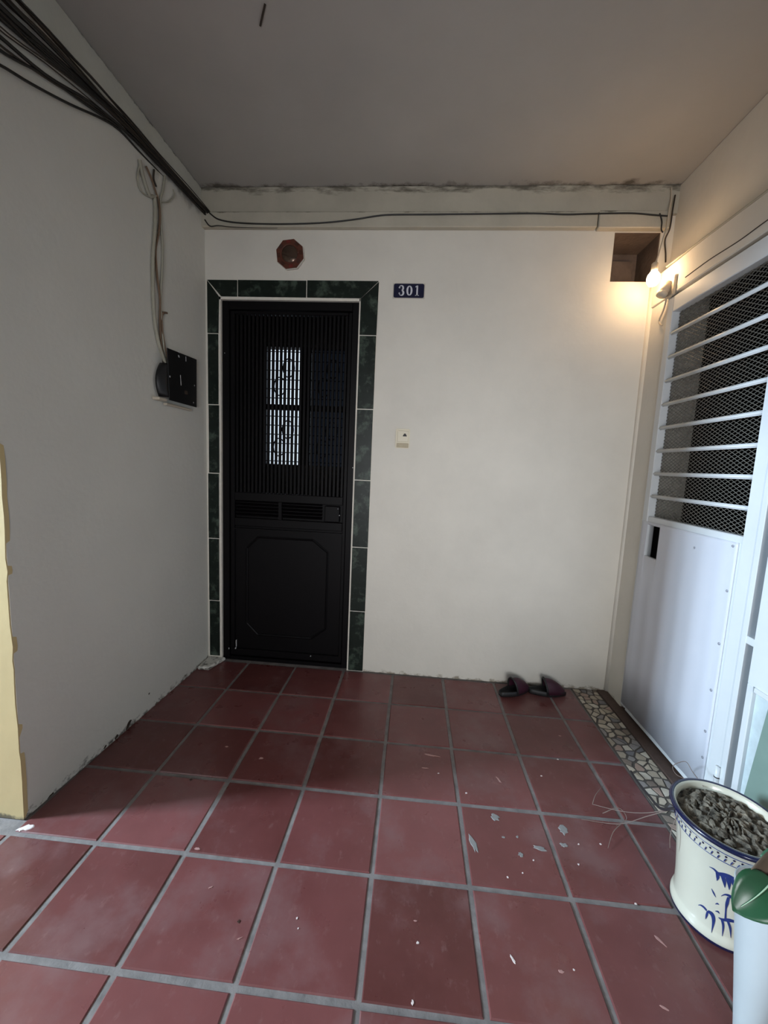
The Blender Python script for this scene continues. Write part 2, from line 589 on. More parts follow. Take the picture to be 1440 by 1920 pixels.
# ---------------------------------------------------------------- back wall with the door opening and the niche
DX0, DX1, DZ = -1.075, -0.280, 2.150
NX0, NX1, NZ0, NZ1 = 1.035, 1.262, 2.265, 2.506
wb = MB()
T = 0.16
wb.box(-1.45, DX0, YB, YB + T, 0, ZC)
wb.box(DX0, DX1, YB, YB + T, DZ, ZC)
wb.box(DX1, NX0, YB, YB + T, 0, ZC)
wb.box(NX0, NX1, YB, YB + T, 0, NZ0)
wb.box(NX0, NX1, YB, YB + T, NZ1, ZC)
wb.box(NX1, 1.60, YB, YB + T, 0, ZC)
wall_back = wb.build('wall_back', M['wall'], kind='structure', label='cream plastered wall with the black door and blue number plate', cat='wall')
nb = MB()
nd = YB + 0.22
nb.box(NX0 - .02, NX1 + .02, nd, nd + 0.02, NZ0 - .02, NZ1 + .02)
nb.box(NX0 - .02, NX0, YB + T, nd, NZ0 - .02, NZ1 + .02)
nb.box(NX1, NX1 + .02, YB + T, nd, NZ0 - .02, NZ1 + .02)
nb.box(NX0, NX1, YB + T, nd, NZ0 - .02, NZ0)
nb.box(NX0, NX1, YB + T, nd, NZ1, NZ1 + .02)
lin_ = 0.003
nb.box(NX0, NX0 + lin_, YB + .004, YB + T, NZ0, NZ1)
nb.box(NX1 - lin_, NX1, YB + .004, YB + T, NZ0, NZ1)
nb.box(NX0, NX1, YB + .004, YB + T, NZ1 - lin_, NZ1)
nb.box(NX0, NX1, YB + .004, YB + T, NZ0, NZ0 + lin_)
nb.build('niche_lining', M['niche'], wall_back)
MB().box(NX0 + .05, NX1 - .04, nd - .03, nd, NZ0 + .004, NZ1 - .05).build('niche_back_board', M['niche'], wall_back)

# beam under the ceiling and the ledge below it
MB().box(-1.23, 1.40, YB - 0.012, YB + 0.01, 2.586, ZC).build('trim_1', M['beam'], kind='structure', bevel=0.003,
                                                             label='mould-stained plaster beam between ceiling and back wall', cat='beam')
led = MB()
led.box(-1.23, 0.93, YB - 0.035, YB, 2.512, 2.588)
led.box(0.935, 1.29, YB - 0.038, YB, 2.508, 2.590)
led.build('trim_2', M['beam'], kind='structure', bevel=0.004, label='pale flat ledge strip along the back wall under the stained beam', cat='ledge')

# ---------------------------------------------------------------- left wall, its beam and the yellow corridor face
wl = MB()
wl.prism([(xl(YE), YE), (xl(YB), YB), (-1.45, YB), (-1.45, YE)], 0.0, 2.60)
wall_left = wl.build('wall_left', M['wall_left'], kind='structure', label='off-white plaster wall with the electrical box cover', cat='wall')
bl = MB()
bl.prism([(-1.205, -2.5), (-1.178, YB), (-1.27, YB), (-1.27, -2.5)], 2.602, ZC)
bl.build('trim_3', M['beam_left'], kind='structure', bevel=0.004, label='white ceiling beam running above the cable bundle on the left', cat='beam')
rg = random.Random(5)
poly = [(-4.6, 0.0), (xl(YE), 0.0)]
zz = 0.0
while zz < 2.55:
    zz += rg.uniform(.03, .09)
    poly.append((xl(YE) + rg.uniform(-.004, .003), min(zz, 2.6)))
poly.append((-4.6, 2.6))
MB().prism(poly, YE + 0.012, YE - 0.004, 'y').build('wall_corridor', M['yellow'], kind='structure', label='pale yellow painted wall end at the left edge', cat='wall')
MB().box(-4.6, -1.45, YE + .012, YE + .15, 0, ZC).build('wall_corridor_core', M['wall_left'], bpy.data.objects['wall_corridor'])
MB().box(-1.42, -1.28, -2.6, YE - .006, 1.93, ZC).build('light_blocker', M['wall_left'], kind='structure', label='unseen block added over the corridor opening to cut the window light', cat='light blocker')  # added out of view, keeps window light off the upper gate and ceiling
# chips along the foot of the left wall
for k, (u, v, w_, h_) in enumerate(((240, 1358, .035, .016), (218, 1382, .014, .010), (290, 1318, .012, .004), (325, 1293, .014, .004), (345, 1272, .014, .004),
                                    (198, 1400, .014, .004), (100, 1495, .02, .012), (277, 1300, .007, .004), (394, 1214, .01, .006))):
    q = on_x(u, v, -1.19)
    if q.y > YB - .01:
        continue
    pl = []
    for i in range(10):
        a = 2 * math.pi * i / 10
        f = 1 + rg.uniform(-.4, .4)
        pl.append((q.y + w_ * .6 * f * math.cos(a), max(0.002, q.z + h_ * f * math.sin(a) + .2 * w_ * math.cos(a))))
    MB().prism(pl, xl(q.y) - .004, xl(q.y) + .0012, 'x').build('paint_chip', M['cable_brown'], wall_left)

# ---------------------------------------------------------------- right wall
wr = MB()
GY0, GY1, GZ = 0.30, 1.345, 2.118      # gate + sidelight opening
wr.box(XRU, XRU + .12, GY0 - .02, YB + .1, 2.28, ZC)                       # upper wall
wr.box(XR + .004, XRU + .12, GY0 - .02, YB + .1, GZ + .012, 2.28)          # lintel
wr.box(XR + .010, XRU + .12, GY1 + .004, YB + .1, 0, GZ + .012)       # jamb beside the corner
wall_right = wr.build('wall_right', M['wall'], kind='structure', bevel=0.004, label='cream plaster wall above and beside the white gate', cat='wall')
# rough plaster corner fillet
MB().tube([(XR + .012, YB + .002, 0.0), (XR + .016, YB + .0, 1.0), (XR + .012, YB, 2.26)], 0.018, 8).build('corner_plaster', M['wall'], wall_right, smooth=True)
# crack line in the lintel plaster
MB().tube(catmull([on_x(1285, 520, XR + .003), on_x(1330, 487, XR + .003), on_x(1385, 452, XR + .003), on_x(1440, 412, XR + .003), on_x(1560, 330, XR + .003)]), 0.0022, 5).build('crack_line', M['cable_brown'], wall_right)

# enclosure behind the camera
MB().box(XR + .010, XRU + .12, -2.6, GY0 - .02, 0, ZC).build('wall_stairs', M['stairwell'], kind='structure', label='dim plaster wall beside the viewpoint', cat='wall')
wfr = MB()
wfr.box(-4.7, -.4, -2.7, -2.6, 0, ZC)
wfr.box(1.0, 1.6, -2.7, -2.6, 0, ZC)
wfr.box(-.4, 1.0, -2.7, -2.6, 0, .65)
wfr.box(-.4, 1.0, -2.7, -2.6, 1.55, ZC)
wfr.build('wall_front', M['stairwell'], kind='structure', label='plain plaster wall behind the viewpoint', cat='wall')
wc = MB()
wc.box(-4.7, -4.6, -2.6, -.70, 0, ZC)
wc.box(-4.7, -4.6, -.23, 0.4, 0, ZC)
wc.box(-4.7, -4.6, -.70, -.23, 0, 1.6)
wc.box(-4.7, -4.6, -.70, -.23, 2.6, ZC)
wc.build('wall_window', M['stairwell'], kind='structure', label='corridor end wall with an open window', cat='wall')

# ---------------------------------------------------------------- marble tile surround of the door
sur = MB()
sur.box(-1.155, DX0 - .002, YB - .004, YB, 0.02, 2.15)
sur.box(DX1 - .004, -0.184, YB - .004, YB, 0.0, 2.15)
sur.box(-1.155, -0.178, YB - .004, YB, 2.146, 2.252)
sur.box(DX0 - .012, DX0 + .002, YB - .006, YB + .05, 0.02, DZ + .012)
sur.box(DX1 - .004, DX1 + .002, YB - .006, YB + .05, 0.0, DZ + .012)
sur.box(DX0 - .012, DX1 + .003, YB - .006, YB + .05, DZ - .004, DZ + .010)
trim = sur.build('trim_4', M['white_grout'], kind='structure', label='dark green marble tile surround around the black door', cat='door surround')
jit = random.Random(9)


def mtile(poly):
    MB().prism(poly, YB - .002, YB - .0105, 'y').build('marble_tile', M['marble'], trim, bevel=0.0012)


g = .0028
lz = [0.028, .385, .774, 1.167, 1.564, 1.960]
for i in range(5):
    x0, x1 = -1.152 + jit.uniform(0, .006), DX0 - .009 - jit.uniform(0, .006)
    mtile([(x0, lz[i] + g), (x1, lz[i] + g), (x1, lz[i + 1] - g), (x0, lz[i + 1] - g)])
mtile([(-1.150, 1.960 + g), (DX0 - .011, 1.960 + g), (DX0 - .0065, 2.1625 - g), (-1.150, 2.2475 - g)])
rz = [0.003, .380, .771, 1.166, 1.567, 1.967]
for i in range(5):
    x0, x1 = DX1 + .005, -0.186 + jit.uniform(0, .003)
    mtile([(x0, rz[i] + g), (x1, rz[i] + g), (x1, rz[i + 1] - g), (x0, rz[i + 1] - g)])
mtile([(DX1 + .004, 1.967 + g), (-0.183, 1.967 + g), (-0.180, 2.250 - g), (DX1 + .004, 2.162 - g)])
mtile([(-1.1495, 2.248), (-1.0695, 2.162), (-.974 - g, 2.162), (-.974 - g, 2.248)])
mtile([(-.974 + g, 2.162), (-.580 - g, 2.162), (-.580 - g, 2.249), (-.974 + g, 2.249)])
mtile([(-.580 + g, 2.162), (DX1 + .0035, 2.162), (-.1815, 2.251), (-.580 + g, 2.251)])
MB().prism([(-1.16, 1.37), (-1.09, 1.37), (-1.05, 1.508), (-1.16, 1.508)], 0.0, 0.022, 'z').build('plaster_lump', M['wall_left'], trim, bevel=.006)

# ---------------------------------------------------------------- black door
door = empty('door_1', (-0.678, YB + .03, 0), 'black metal door with vertical bars above a solid panel', 'door', kind='structure')
DY = YB + 0.022
fr = MB()
fr.box(DX0 + .002, DX0 + .042, DY - .012, DY + .05, .004, DZ - .004)
fr.box(DX1 - .042, DX1 - .002, DY - .012, DY + .05, .004, DZ - .004)
fr.box(DX0 + .042, DX1 - .042, DY - .012, DY + .05, DZ - .05, DZ - .004)
fr.build('door_frame', M['black_metal'], door, bevel=.002)
lx0, lx1 = DX0 + .044, DX1 - .044
lf = MB()
bx0, bx1, bz0, bz1 = -1.005, -0.345, 1.060, 2.080
lf.box(lx0, bx0, DY, DY + .035, .03, DZ - .053)
lf.box(bx1, lx1, DY, DY + .035, .03, DZ - .053)
lf.box(bx0, bx1, DY, DY + .035, bz1, DZ - .053)
lf.box(bx0, bx1, DY, DY + .035, 1.010, bz0)
lf.box(bx0, bx1, DY, DY + .035, 0.855, 0.905)
lf.build('leaf_frame', M['black_metal'], door, bevel=.003)
nbar = 28
for i in range(nbar):
    x = bx0 + (i + .5) * (bx1 - bx0) / nbar
    MB().box(x - .0072, x + .0072, DY + .008, DY + .022, bz0 - .004, bz1 + .004).build('bar', M['black_metal'], door, bevel=.0015)
# louvre strip and lock
lv = MB().box(bx0, bx1, DY + .022, DY + .034, .905, 1.010).build('louvre_back', M['black_metal'], door)
for x0, x1 in ((bx0 + .004, -.735), (-.715, -.470)):
    for k in range(5):
        z = .918 + k * .0205
        sl = MB()
        sl.v = [(x0, DY + .004, z), (x1, DY + .004, z), (x1, DY + .022, z + .012), (x0, DY + .022, z + .012),
                (x0, DY + .002, z + .003), (x1, DY + .002, z + .003), (x1, DY + .020, z + .015), (x0, DY + .020, z + .015)]
        sl.f = [(0, 3, 2, 1), (4, 5, 6, 7), (0, 1, 5, 4), (1, 2, 6, 5), (2, 3, 7, 6), (3, 0, 4, 7)]
        sl.build('louvre_slat', M['black_metal'], door)
MB().box(-.735, -.715, DY + .002, DY + .03, .905, 1.010).build('louvre_post', M['black_metal'], door)
lk = MB().box(-.452, -.362, DY - .006, DY + .025, .908, 1.004).build('lock_box', M['black_metal'], door, bevel=.004)
MB().lathe([(.008, 0), (.008, .006), (.004, .008)], seg=14).build('keyhole_rim', M['screw'], lk)
kh = bpy.data.objects['keyhole_rim']
kh.location = (-.372, DY - .006, .990)
kh.rotation_euler = (math.pi / 2, 0, 0)
kh.scale = (.35, .35, .5)
# lower panel with pressed octagonal moulding
lp = MB().box(bx0 - .004, bx1 + .004, DY + .012, DY + .03, .07, .858).build('lower_panel', M['black_metal'], door)
oc = [(-.86, .17), (-.52, .17), (-.43, .24), (-.43, .72), (-.52, .79), (-.86, .79), (-.93, .72), (-.93, .24)]
pts3 = [(p[0], DY + .010, p[1]) for p in oc + [oc[0]]]
md = MB()
for a, b in zip(pts3[:-1], pts3[1:]):
    md.tube([a, b], .007, 6)
md.build('panel_moulding', M['black_metal'], door)
MB().box(bx0 - .004, bx1 + .004, DY - .004, DY + .03, .835, .842).build('drip_strip', M['black_metal'], door)
MB().box(lx0, lx1, DY - .002, DY + .035, .03, .072).build('bottom_rail', M['black_metal'], door, bevel=.003)
MB().box(DX0 + .04, DX1 - .04, DY - .004, DY + .05, .0, .022).build('door_sill', M['black_metal'], door)
for (u, v, w_, h_) in ((444, 1205, .002, .045), (443, 1214, .004, .008), (431, 1214, .004, .010), (583, 1229, .004, .004), (637, 966, .004, .004), (423, 663, .003, .003), (662, 877, .004, .005)):
    q = on_y(u, v, DY)
    MB().box(q.x - w_ / 2, q.x + w_ / 2, DY - .0125, DY - .001, q.z - h_ / 2, q.z + h_ / 2).build('paint_nick', M['chip'], door)

# room behind the black door, with a far barred window
RY = 3.0
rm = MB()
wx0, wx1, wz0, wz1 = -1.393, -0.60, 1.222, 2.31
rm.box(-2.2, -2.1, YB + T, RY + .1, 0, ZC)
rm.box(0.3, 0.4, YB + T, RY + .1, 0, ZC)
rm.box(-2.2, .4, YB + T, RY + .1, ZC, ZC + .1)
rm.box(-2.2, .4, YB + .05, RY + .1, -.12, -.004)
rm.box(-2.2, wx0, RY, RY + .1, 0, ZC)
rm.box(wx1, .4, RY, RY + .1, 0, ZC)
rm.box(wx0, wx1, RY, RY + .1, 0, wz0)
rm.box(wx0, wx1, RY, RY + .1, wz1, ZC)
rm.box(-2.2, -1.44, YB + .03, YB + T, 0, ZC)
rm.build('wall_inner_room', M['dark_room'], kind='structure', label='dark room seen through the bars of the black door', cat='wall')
win = empty('window_1', ((wx0 + wx1) / 2, RY, wz0), 'bright far window with ornamental black grille behind the door bars', 'window', kind='structure')
wf = MB()
wm0, wm1 = -1.035, -0.951
wf.box(wm0, wm1, RY - .01, RY + .04, wz0, wz1)
wf.box(wx0, wx0 + .015, RY - .01, RY + .04, wz0, wz1)
wf.box(wx1 - .015, wx1, RY - .01, RY + .04, wz0, wz1)
wf.box(wx0, wx1, RY - .01, RY + .04, 1.735, 1.785)
wf.build('window_frame', M['black_metal'], win)
for i, (a, b) in enumerate(((wx0 + .015, wm0), (wm1, wx1 - .015))):
    gr = MB()
    n = 0
    z = wz0 + .03
    while z < wz1:
        gr.tube([(a, RY + .02, z), (b, RY + .02, z)], .0045, 5)
        z += .085
    w_ = (b - a)
    for zc in (1.47, 2.04):
        for k in range(2):
            t = (k + .25) / 2 * math.tau
            cx_, cz_ = (a + b) / 2 + .06 * math.cos(t), zc + .12 * math.sin(t)
            loop = [(cx_ + .055 * math.cos(s_ / 14 * math.tau), RY + .015, cz_ + .085 * math.sin(s_ / 14 * math.tau)) for s_ in range(15)]
            gr.tube(loop, .0065, 5)
    gr.build('ornamental_grille', M['black_metal'], win)
pane = mat('clear_bright_pane', rgb(220, 230, 240), 0.3)
pane_n = pane.node_tree
pb = pane_n.nodes['Principled BSDF']
tr = pane_n.nodes.new('ShaderNodeBsdfTransparent')
mxs = pane_n.nodes.new('ShaderNodeMixShader')
mxs.inputs[0].default_value = 0.12
pane_n.links.new(tr.outputs[0], mxs.inputs[1])
pane_n.links.new(pb.outputs[0], mxs.inputs[2])
pane_n.links.new(mxs.outputs[0], pane_n.nodes['Material Output'].inputs[0])
MB().box(wx0 + .015, wm0, RY + .045, RY + .05, wz0, wz1).build('window_pane', pane, win)
dim = mat('smoked_pane', rgb(40, 44, 58), 0.3)
dn = dim.node_tree
tr = dn.nodes.new('ShaderNodeBsdfTransparent')
tr.inputs[0].default_value = (0.09, 0.10, 0.12, 1)
mxs = dn.nodes.new('ShaderNodeMixShader')
mxs.inputs[0].default_value = 0.3
dn.links.new(tr.outputs[0], mxs.inputs[1])
dn.links.new(dn.nodes['Principled BSDF'].outputs[0], mxs.inputs[2])
dn.links.new(mxs.outputs[0], dn.nodes['Material Output'].inputs[0])
MB().box(wm1, wx1 - .015, RY + .045, RY + .05, wz0, wz1).build('window_pane', dim, win)

# ---------------------------------------------------------------- white metal gate on the right
gate = empty('door_2', (XR, 1.0, 0.01), 'white metal gate with horizontal bars over wire mesh and a solid lower sheet', 'gate', kind='structure')
oy0, oy1, oz0, oz1 = 0.706, 1.295, 1.062, 2.040
gy0, gy1 = 0.651, 1.338
gx0, gx1 = XR, XR + .04
gf = MB()
gf.box(gx0, gx1, gy0, oy0, .03, GZ - .006)
gf.box(gx0 + .003, gx1, oy0, .735, .03, 1.04)
gf.box(gx0 + .004, gx1, oy0, oy1, 1.02, 1.035)
gf.box(gx0, gx1, oy1, gy1, .03, GZ - .006)
gf.box(gx0, gx1, oy0, oy1, oz1, GZ - .006)
gf.box(gx0 + .004, gx1, oy0, oy1, 1.030, oz0)
gf.box(gx0 + .004, gx1, oy0, oy1, .02, .07)
gf.build('gate_frame', M['gate'], gate, bevel=.003)
for k in range(8):
    z = 1.163 + k * .1112
    MB().box(gx0 + .002, gx0 + .016, oy0 - .004, oy1 + .004, z - .0085, z + .0085).build('bar', M['gate'], gate, bevel=.005, seg=2, smooth=True)
# expanded metal screen
ms = MB()
pw, ph = .030, .016
xm = gx1 - .006
sl_ = ph / pw
for sgn in (1, -1):
    k = -80
    while k < 160:
        # z = oz0 + sgn*sl*(y-oy0) + k*ph
        ya, yb = oy0 + .001, oy1 - .001
        c0 = oz0 + k * ph
        zs = []
        za = c0 + sgn * sl_ * (ya - oy0)
        zb = c0 + sgn * sl_ * (yb - oy0)
        t0, t1 = 0.0, 1.0
        dz = zb - za
        for lim, side in ((oz0, 1), (oz1, -1)):
            fa = side * (za - lim)
            fd = side * dz
            if fd > 0:
                t0 = max(t0, -fa / fd)
            elif fd < 0:
                t1 = min(t1, -fa / fd)
        if t1 - t0 > 0.01:
            p = (xm, ya + (yb - ya) * t0, za + dz * t0)
            q = (xm, ya + (yb - ya) * t1, za + dz * t1)
            ms.tube([p, q], .0014, 4)
        k += 1
ms.build('mesh_screen', M['mesh'], gate, kind='stuff')
# lower sheet with a key slot
sy0, sy1, sz0, sz1 = 1.180, 1.284, .864, 1.022
sheet = MB()
ny = 44
xs = gx0 - .001


def dent(yy):
    return .0022 * math.sin(yy * 26) + .0014 * math.sin(yy * 61 + 1.0) + .001 * math.sin(yy * 17 + 2)


ys = sorted(set([.719 + (1.330 - .719) * i / ny for i in range(ny + 1)] + [sy0, sy1]))
zs = [.045, .30, .55, .75, sz0, sz1, 1.036]
for i in range(len(ys) - 1):
    for j in range(len(zs) - 1):
        if ys[i] >= sy0 - 1e-6 and ys[i + 1] <= sy1 + 1e-6 and j == 4:
            continue
        n = len(sheet.v)
        for yy, z in ((ys[i], zs[j]), (ys[i + 1], zs[j]), (ys[i + 1], zs[j + 1]), (ys[i], zs[j + 1])):
            amp = min(1, max(0, (yy - .719) / .06)) * min(1, max(0, (1.330 - yy) / .05)) * (1 if z < .8 else .6) * (.55 if z > 1.03 or z < .05 else 1)
            if sy0 - .02 < yy < sy1 + .02 and z > .8:
                amp = 0
            sheet.v.append((xs + dent(yy) * amp, yy, z))
        sheet.f.append((n, n + 1, n + 2, n + 3))
me = sheet.mesh('lower_sheet', fix=False)
bm = bmesh.new(); bm.from_mesh(me)
bmesh.ops.remove_doubles(bm, verts=bm.verts, dist=1e-5)
bmesh.ops.recalc_face_normals(bm, faces=bm.faces)
if sum(f.normal.x for f in bm.faces) > 0:
    bmesh.ops.reverse_faces(bm, faces=bm.faces)
bm.to_mesh(me); bm.free()
so = link('lower_sheet', me, M['panel'], gate, smooth=True)
so.matrix_parent_inverse = Matrix.Translation(-Vector(gate.location))
sm = so.modifiers.new('thick', 'SOLIDIFY'); sm.thickness = .003; sm.offset = -1
kb = MB()
kb.box(gx0 + .001, gx0 + .014, sy0 - .003, sy0, sz0 - .003, sz1 + .003)
kb.box(gx0 + .001, gx0 + .014, sy1, sy1 + .003, sz0 - .003, sz1 + .003)
kb.box(gx0 + .001, gx0 + .014, sy0, sy1, sz0 - .003, sz0)
kb.box(gx0 + .001, gx0 + .014, sy0, sy1, sz1, sz1 + .003)
kb.build('key_slot_lining', M['gate'], gate)
for (u, v) in ((1375, 1024), (1364, 1108), (1349, 1207), (1334, 1294), (1323, 1371), (1318, 1420), (1303, 1027)):
    q = on_x(u, v, XR)
    sc = MB().lathe([(.005, 0), (.005, .0015), (.002, .003)], seg=10).build('screw', M['screw'], gate)
    sc.matrix_parent_inverse = Matrix.Translation(-Vector(gate.location))
    sc.location = (xs - .0005, q.y, q.z)
    sc.rotation_euler = (0, -math.pi / 2, 0)
# hinge
hq = on_x(1341, 1446, XR)
MB().tube([(XR - .006, .653, .13), (XR - .006, .653, .21)], .009, 10).build('hinge', M['gate'], gate, smooth=True)
MB().tube([(XR - .006, .653, .168), (XR - .006, .653, .172)], .0098, 10).build('hinge_gap', M['twig_dark'], gate)
# dark room behind gate
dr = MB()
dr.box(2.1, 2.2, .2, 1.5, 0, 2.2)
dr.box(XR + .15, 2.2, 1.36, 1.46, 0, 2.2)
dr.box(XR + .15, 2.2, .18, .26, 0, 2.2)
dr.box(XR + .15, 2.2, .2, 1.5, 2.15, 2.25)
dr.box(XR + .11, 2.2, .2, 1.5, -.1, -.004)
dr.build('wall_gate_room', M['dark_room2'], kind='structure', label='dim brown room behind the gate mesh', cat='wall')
MB().box(XR + .055, XR + .065, gy0, gy1, 0, 1.05).build('slot_shade_sheet', M['black_box'], gate)  # black sheet standing in for the shade behind the key slot

# fixed frame and narrow pane beside the gate
sd = empty('window_2', (XR, .45, 0), 'narrow grey side pane in a white frame right of the gate', 'window', kind='structure')
f2 = MB()
f2.box(gx0 - .002, gx1, .626, .647, .006, GZ - .004)
f2.box(gx0 - .006, gx1, .30, .590, .575, GZ - .004)
f2.box(gx0 - .006, gx1, .566, .590, .006, .575)
f2.box(gx0 + .002, gx1, .590, .626, 1.70, GZ - .004)
f2.build('side_frame', M['gate'], sd, bevel=.002)
MB().box(gx0 + .0, gx1 - .005, .586, .630, .700, .727).build('cross_bar', M['gate'], sd, bevel=.002)
MB().box(gx1 - .012, gx1 - .006, .588, .628, .006, 1.70).build('grey_pane', M['grey_glass'], sd)
MB().box(gx0 + .008, gx1, .30, .566, .006, .575).build('pale_lower_board', M['pale'], sd)
MB().box(gx0 - .012, gx0 + .02, .30, .556, .560, .577).build('ledge_lip', M['gate'], sd, bevel=.002)
gs = MB()
a0, a1 = on_x(1440, 1340, XR - .01), on_x(1396, 1500, XR - .01)
gs.prism([(.30, .0), (.555, .0), (a1.y + .008, .16), (a0.y, a0.z + .03), (.30, .552)], XR - .012, XR - .006, 'x')
gs.build('green_sheet', M['green_sheet'], label='pale green sheet leaning on the frame behind the ceramic pot', cat='sheet')

# ---------------------------------------------------------------- bulb on its cord
bp_ = on_y(1225, 522, 1.36)
bulb = empty('light_bulb', (bp_.x, bp_.y, bp_.z - .04), 'lit bare bulb hanging on a thin cord in the upper right corner', 'bulb')
MB().lathe([(.004, -.036), (.017, -.032), (.026, -.018), (.029, -.002), (.026, .014), (.016, .028), (.013, .034)], bp_.x, bp_.y, 24).build('bulb_glass', M['bulb'], bulb, smooth=True)
bg_ = bpy.data.objects['bulb_glass']
for v in bg_.data.vertices:
    v.co.z += bp_.z
MB().lathe([(.0135, bp_.z + .034), (.015, bp_.z + .040), (.015, bp_.z + .066), (.007, bp_.z + .074)], bp_.x, bp_.y, 20).build('bulb_socket', M['socket'], bulb, smooth=True)
c0 = on_y(1259, 352, 1.485)
MB().tube(catmull([(bp_.x, bp_.y, bp_.z + .07), on_y(1234, 480, 1.385), on_y(1243, 448, 1.42), on_y(1250, 425, 1.455), on_y(1254, 400, 1.462), on_y(1259, 372, 1.48), c0]), .0032, 6).build('cord', M['cable_white'], bulb)
MB().tube(catmull([on_y(1266, 366, 1.488), on_y(1261, 395, 1.462), on_y(1256, 428, 1.462), on_y(1247, 450, 1.495), on_y(1248, 475, 1.500), on_y(1248, 492, 1.503)]), .0035, 6).build(
    'corner_cable', M['cable_brown'], label='short brown cable running down the corner behind the bulb cord', cat='cable')
MB().tube(catmull([on_y(1237, 400, 1.466), on_y(1241, 415, 1.465), on_y(1240, 430, 1.467), on_y(1243, 436, 1.466)]), .003, 6).build(
    'cable_tie', M['cable_black'], label='black cable loop tied around the right end of the ledge', cat='cable')
# old socket fitting on the right wall beside the bulb
fq = on_x(1252, 541, 1.235)
fit = empty('wall_fitting', (1.25, fq.y, fq.z - .04), 'old white wall fitting on the right wall beside the lit bulb', 'fitting')
MB().box(1.238, XR + .006, fq.y - .045, fq.y + .025, fq.z - .045, fq.z + .05).build('back_plate', M['socket'], fit, bevel=.006)
h1 = MB().tube([(1.244, fq.y, fq.z + .02), (1.225, fq.y + .002, fq.z + .0), (1.215, fq.y + .004, fq.z - .02)], .022, 12, .024).build('holder', M['socket'], fit, smooth=True)
MB().tube([(1.216, fq.y + .004, fq.z - .018), (1.208, fq.y + .005, fq.z - .034)], .026, 12, .022).build('holder_rim', M['cable_white'], fit, smooth=True)
MB().tube(catmull([(1.24, fq.y + .01, fq.z - .04), (1.243, fq.y + .03, fq.z - .09), (1.245, fq.y + .06, fq.z - .13), (1.245, fq.y + .03, fq.z - .16)]), .004, 6).build('tail_wire', M['socket'], fit)
# cable along the lintel top
MB().tube(catmull([on_x(1250, 500, XR + .002), on_x(1320, 447, XR + .002), on_x(1380, 402, XR + .002), on_x(1440, 357, XR + .002), on_x(1600, 232, XR + .002)]), .0045, 6).build(
    'lintel_cable', M['cable_paint'], label='painted cable running along the lintel edge above the gate', cat='cable')

# ---------------------------------------------------------------- cables
MB().tube(catmull([(on_y(u, v, YB - d)) for u, v, d in ((386, 392, .05), (396, 402, .045), (412, 412, .042), (450, 418, .041), (520, 420, .041), (600, 418, .041), (660, 412, .041), (705, 405, .041), (735, 402.5, .041),
                                                      (800, 402, .041), (900, 401, .041), (1000, 400, .041), (1060, 402, .041), (1100, 401, .041), (1150, 400, .041), (1190, 400, .043), (1225, 403, .043), (1252, 405, .043))]), .0036, 6).build(
    'ledge_cable', M['cable_black'], label='thin black cable sagging along the pale ledge over the door', cat='cable')
MB().tube(catmull([on_y(384, 412, YB - .05), on_y(394, 424, YB - .045), on_y(410, 423, YB - .04), on_y(440, 426, YB - .039), on_y(520, 428, YB - .038)]), .004, 6, .001).build(
    'ledge_cable', M['cable_black'], label='short black cable end tapering along the ledge at the left corner', cat='cable')
GC = 'dark cables bundled under the left beam'
NC = 17
cr = random.Random(77)
for k in range(NC):
    t = k / (NC - 1)
    zb = 2.592 - t * .022
    zn = 2.592 - (t ** 1.15) * .20 + cr.uniform(-.01, .01)
    off = .013 + cr.uniform(0, .03) * (1 - .5 * t)
    ctrl = []
    for yy, mixf in ((1.49, 0), (1.30, .03), (1.08, .05), (.90, .12), (.72, .38), (.55, .72), (.38, 1.0), (.10, 1.15), (-.6, .6), (-1.6, .1)):
        z = zb + (zn - zb) * mixf + cr.uniform(-.012, .012) * (.25 + mixf)
        ctrl.append((xl(yy) + off + (.006 if yy > 1.2 else 0), yy, min(z, 2.597)))
    if k == 0:
        continue
    mm = cr.choice(['cable_black', 'cable_black', 'cable_black', 'cable_brown', 'cable_brown', 'cable_red' if k % 7 == 3 else 'cable_black'])
    rad = cr.choice([.003, .0045, .006, .0075]) * (1.25 if t < .55 else .8)
    MB().tube(catmull(ctrl, 4), rad * .55, 6, rad * 1.1).build('cable', M[mm],
                                                                      label='dark cable in the bundle under the left ceiling beam', cat='cable', group=GC)
MB().tube(catmull([on_x(u, v, -1.18) for u, v in ((-60, 95), (0, 122), (60, 158), (130, 195), (190, 222), (225, 245), (262, 285), (300, 325), (345, 372), (386, 412))], 5), .0042, 6).build(
    'lowest_cable', M['cable_black'], label='lowest single black cable drooping from the bundle on the left wall', cat='cable')
# painted cables dropping to the box


def onl(u, v, off=.006):
    q = on_x(u, v, -1.18)
    q = on_x(u, v, xl(q.y) + off)
    return q


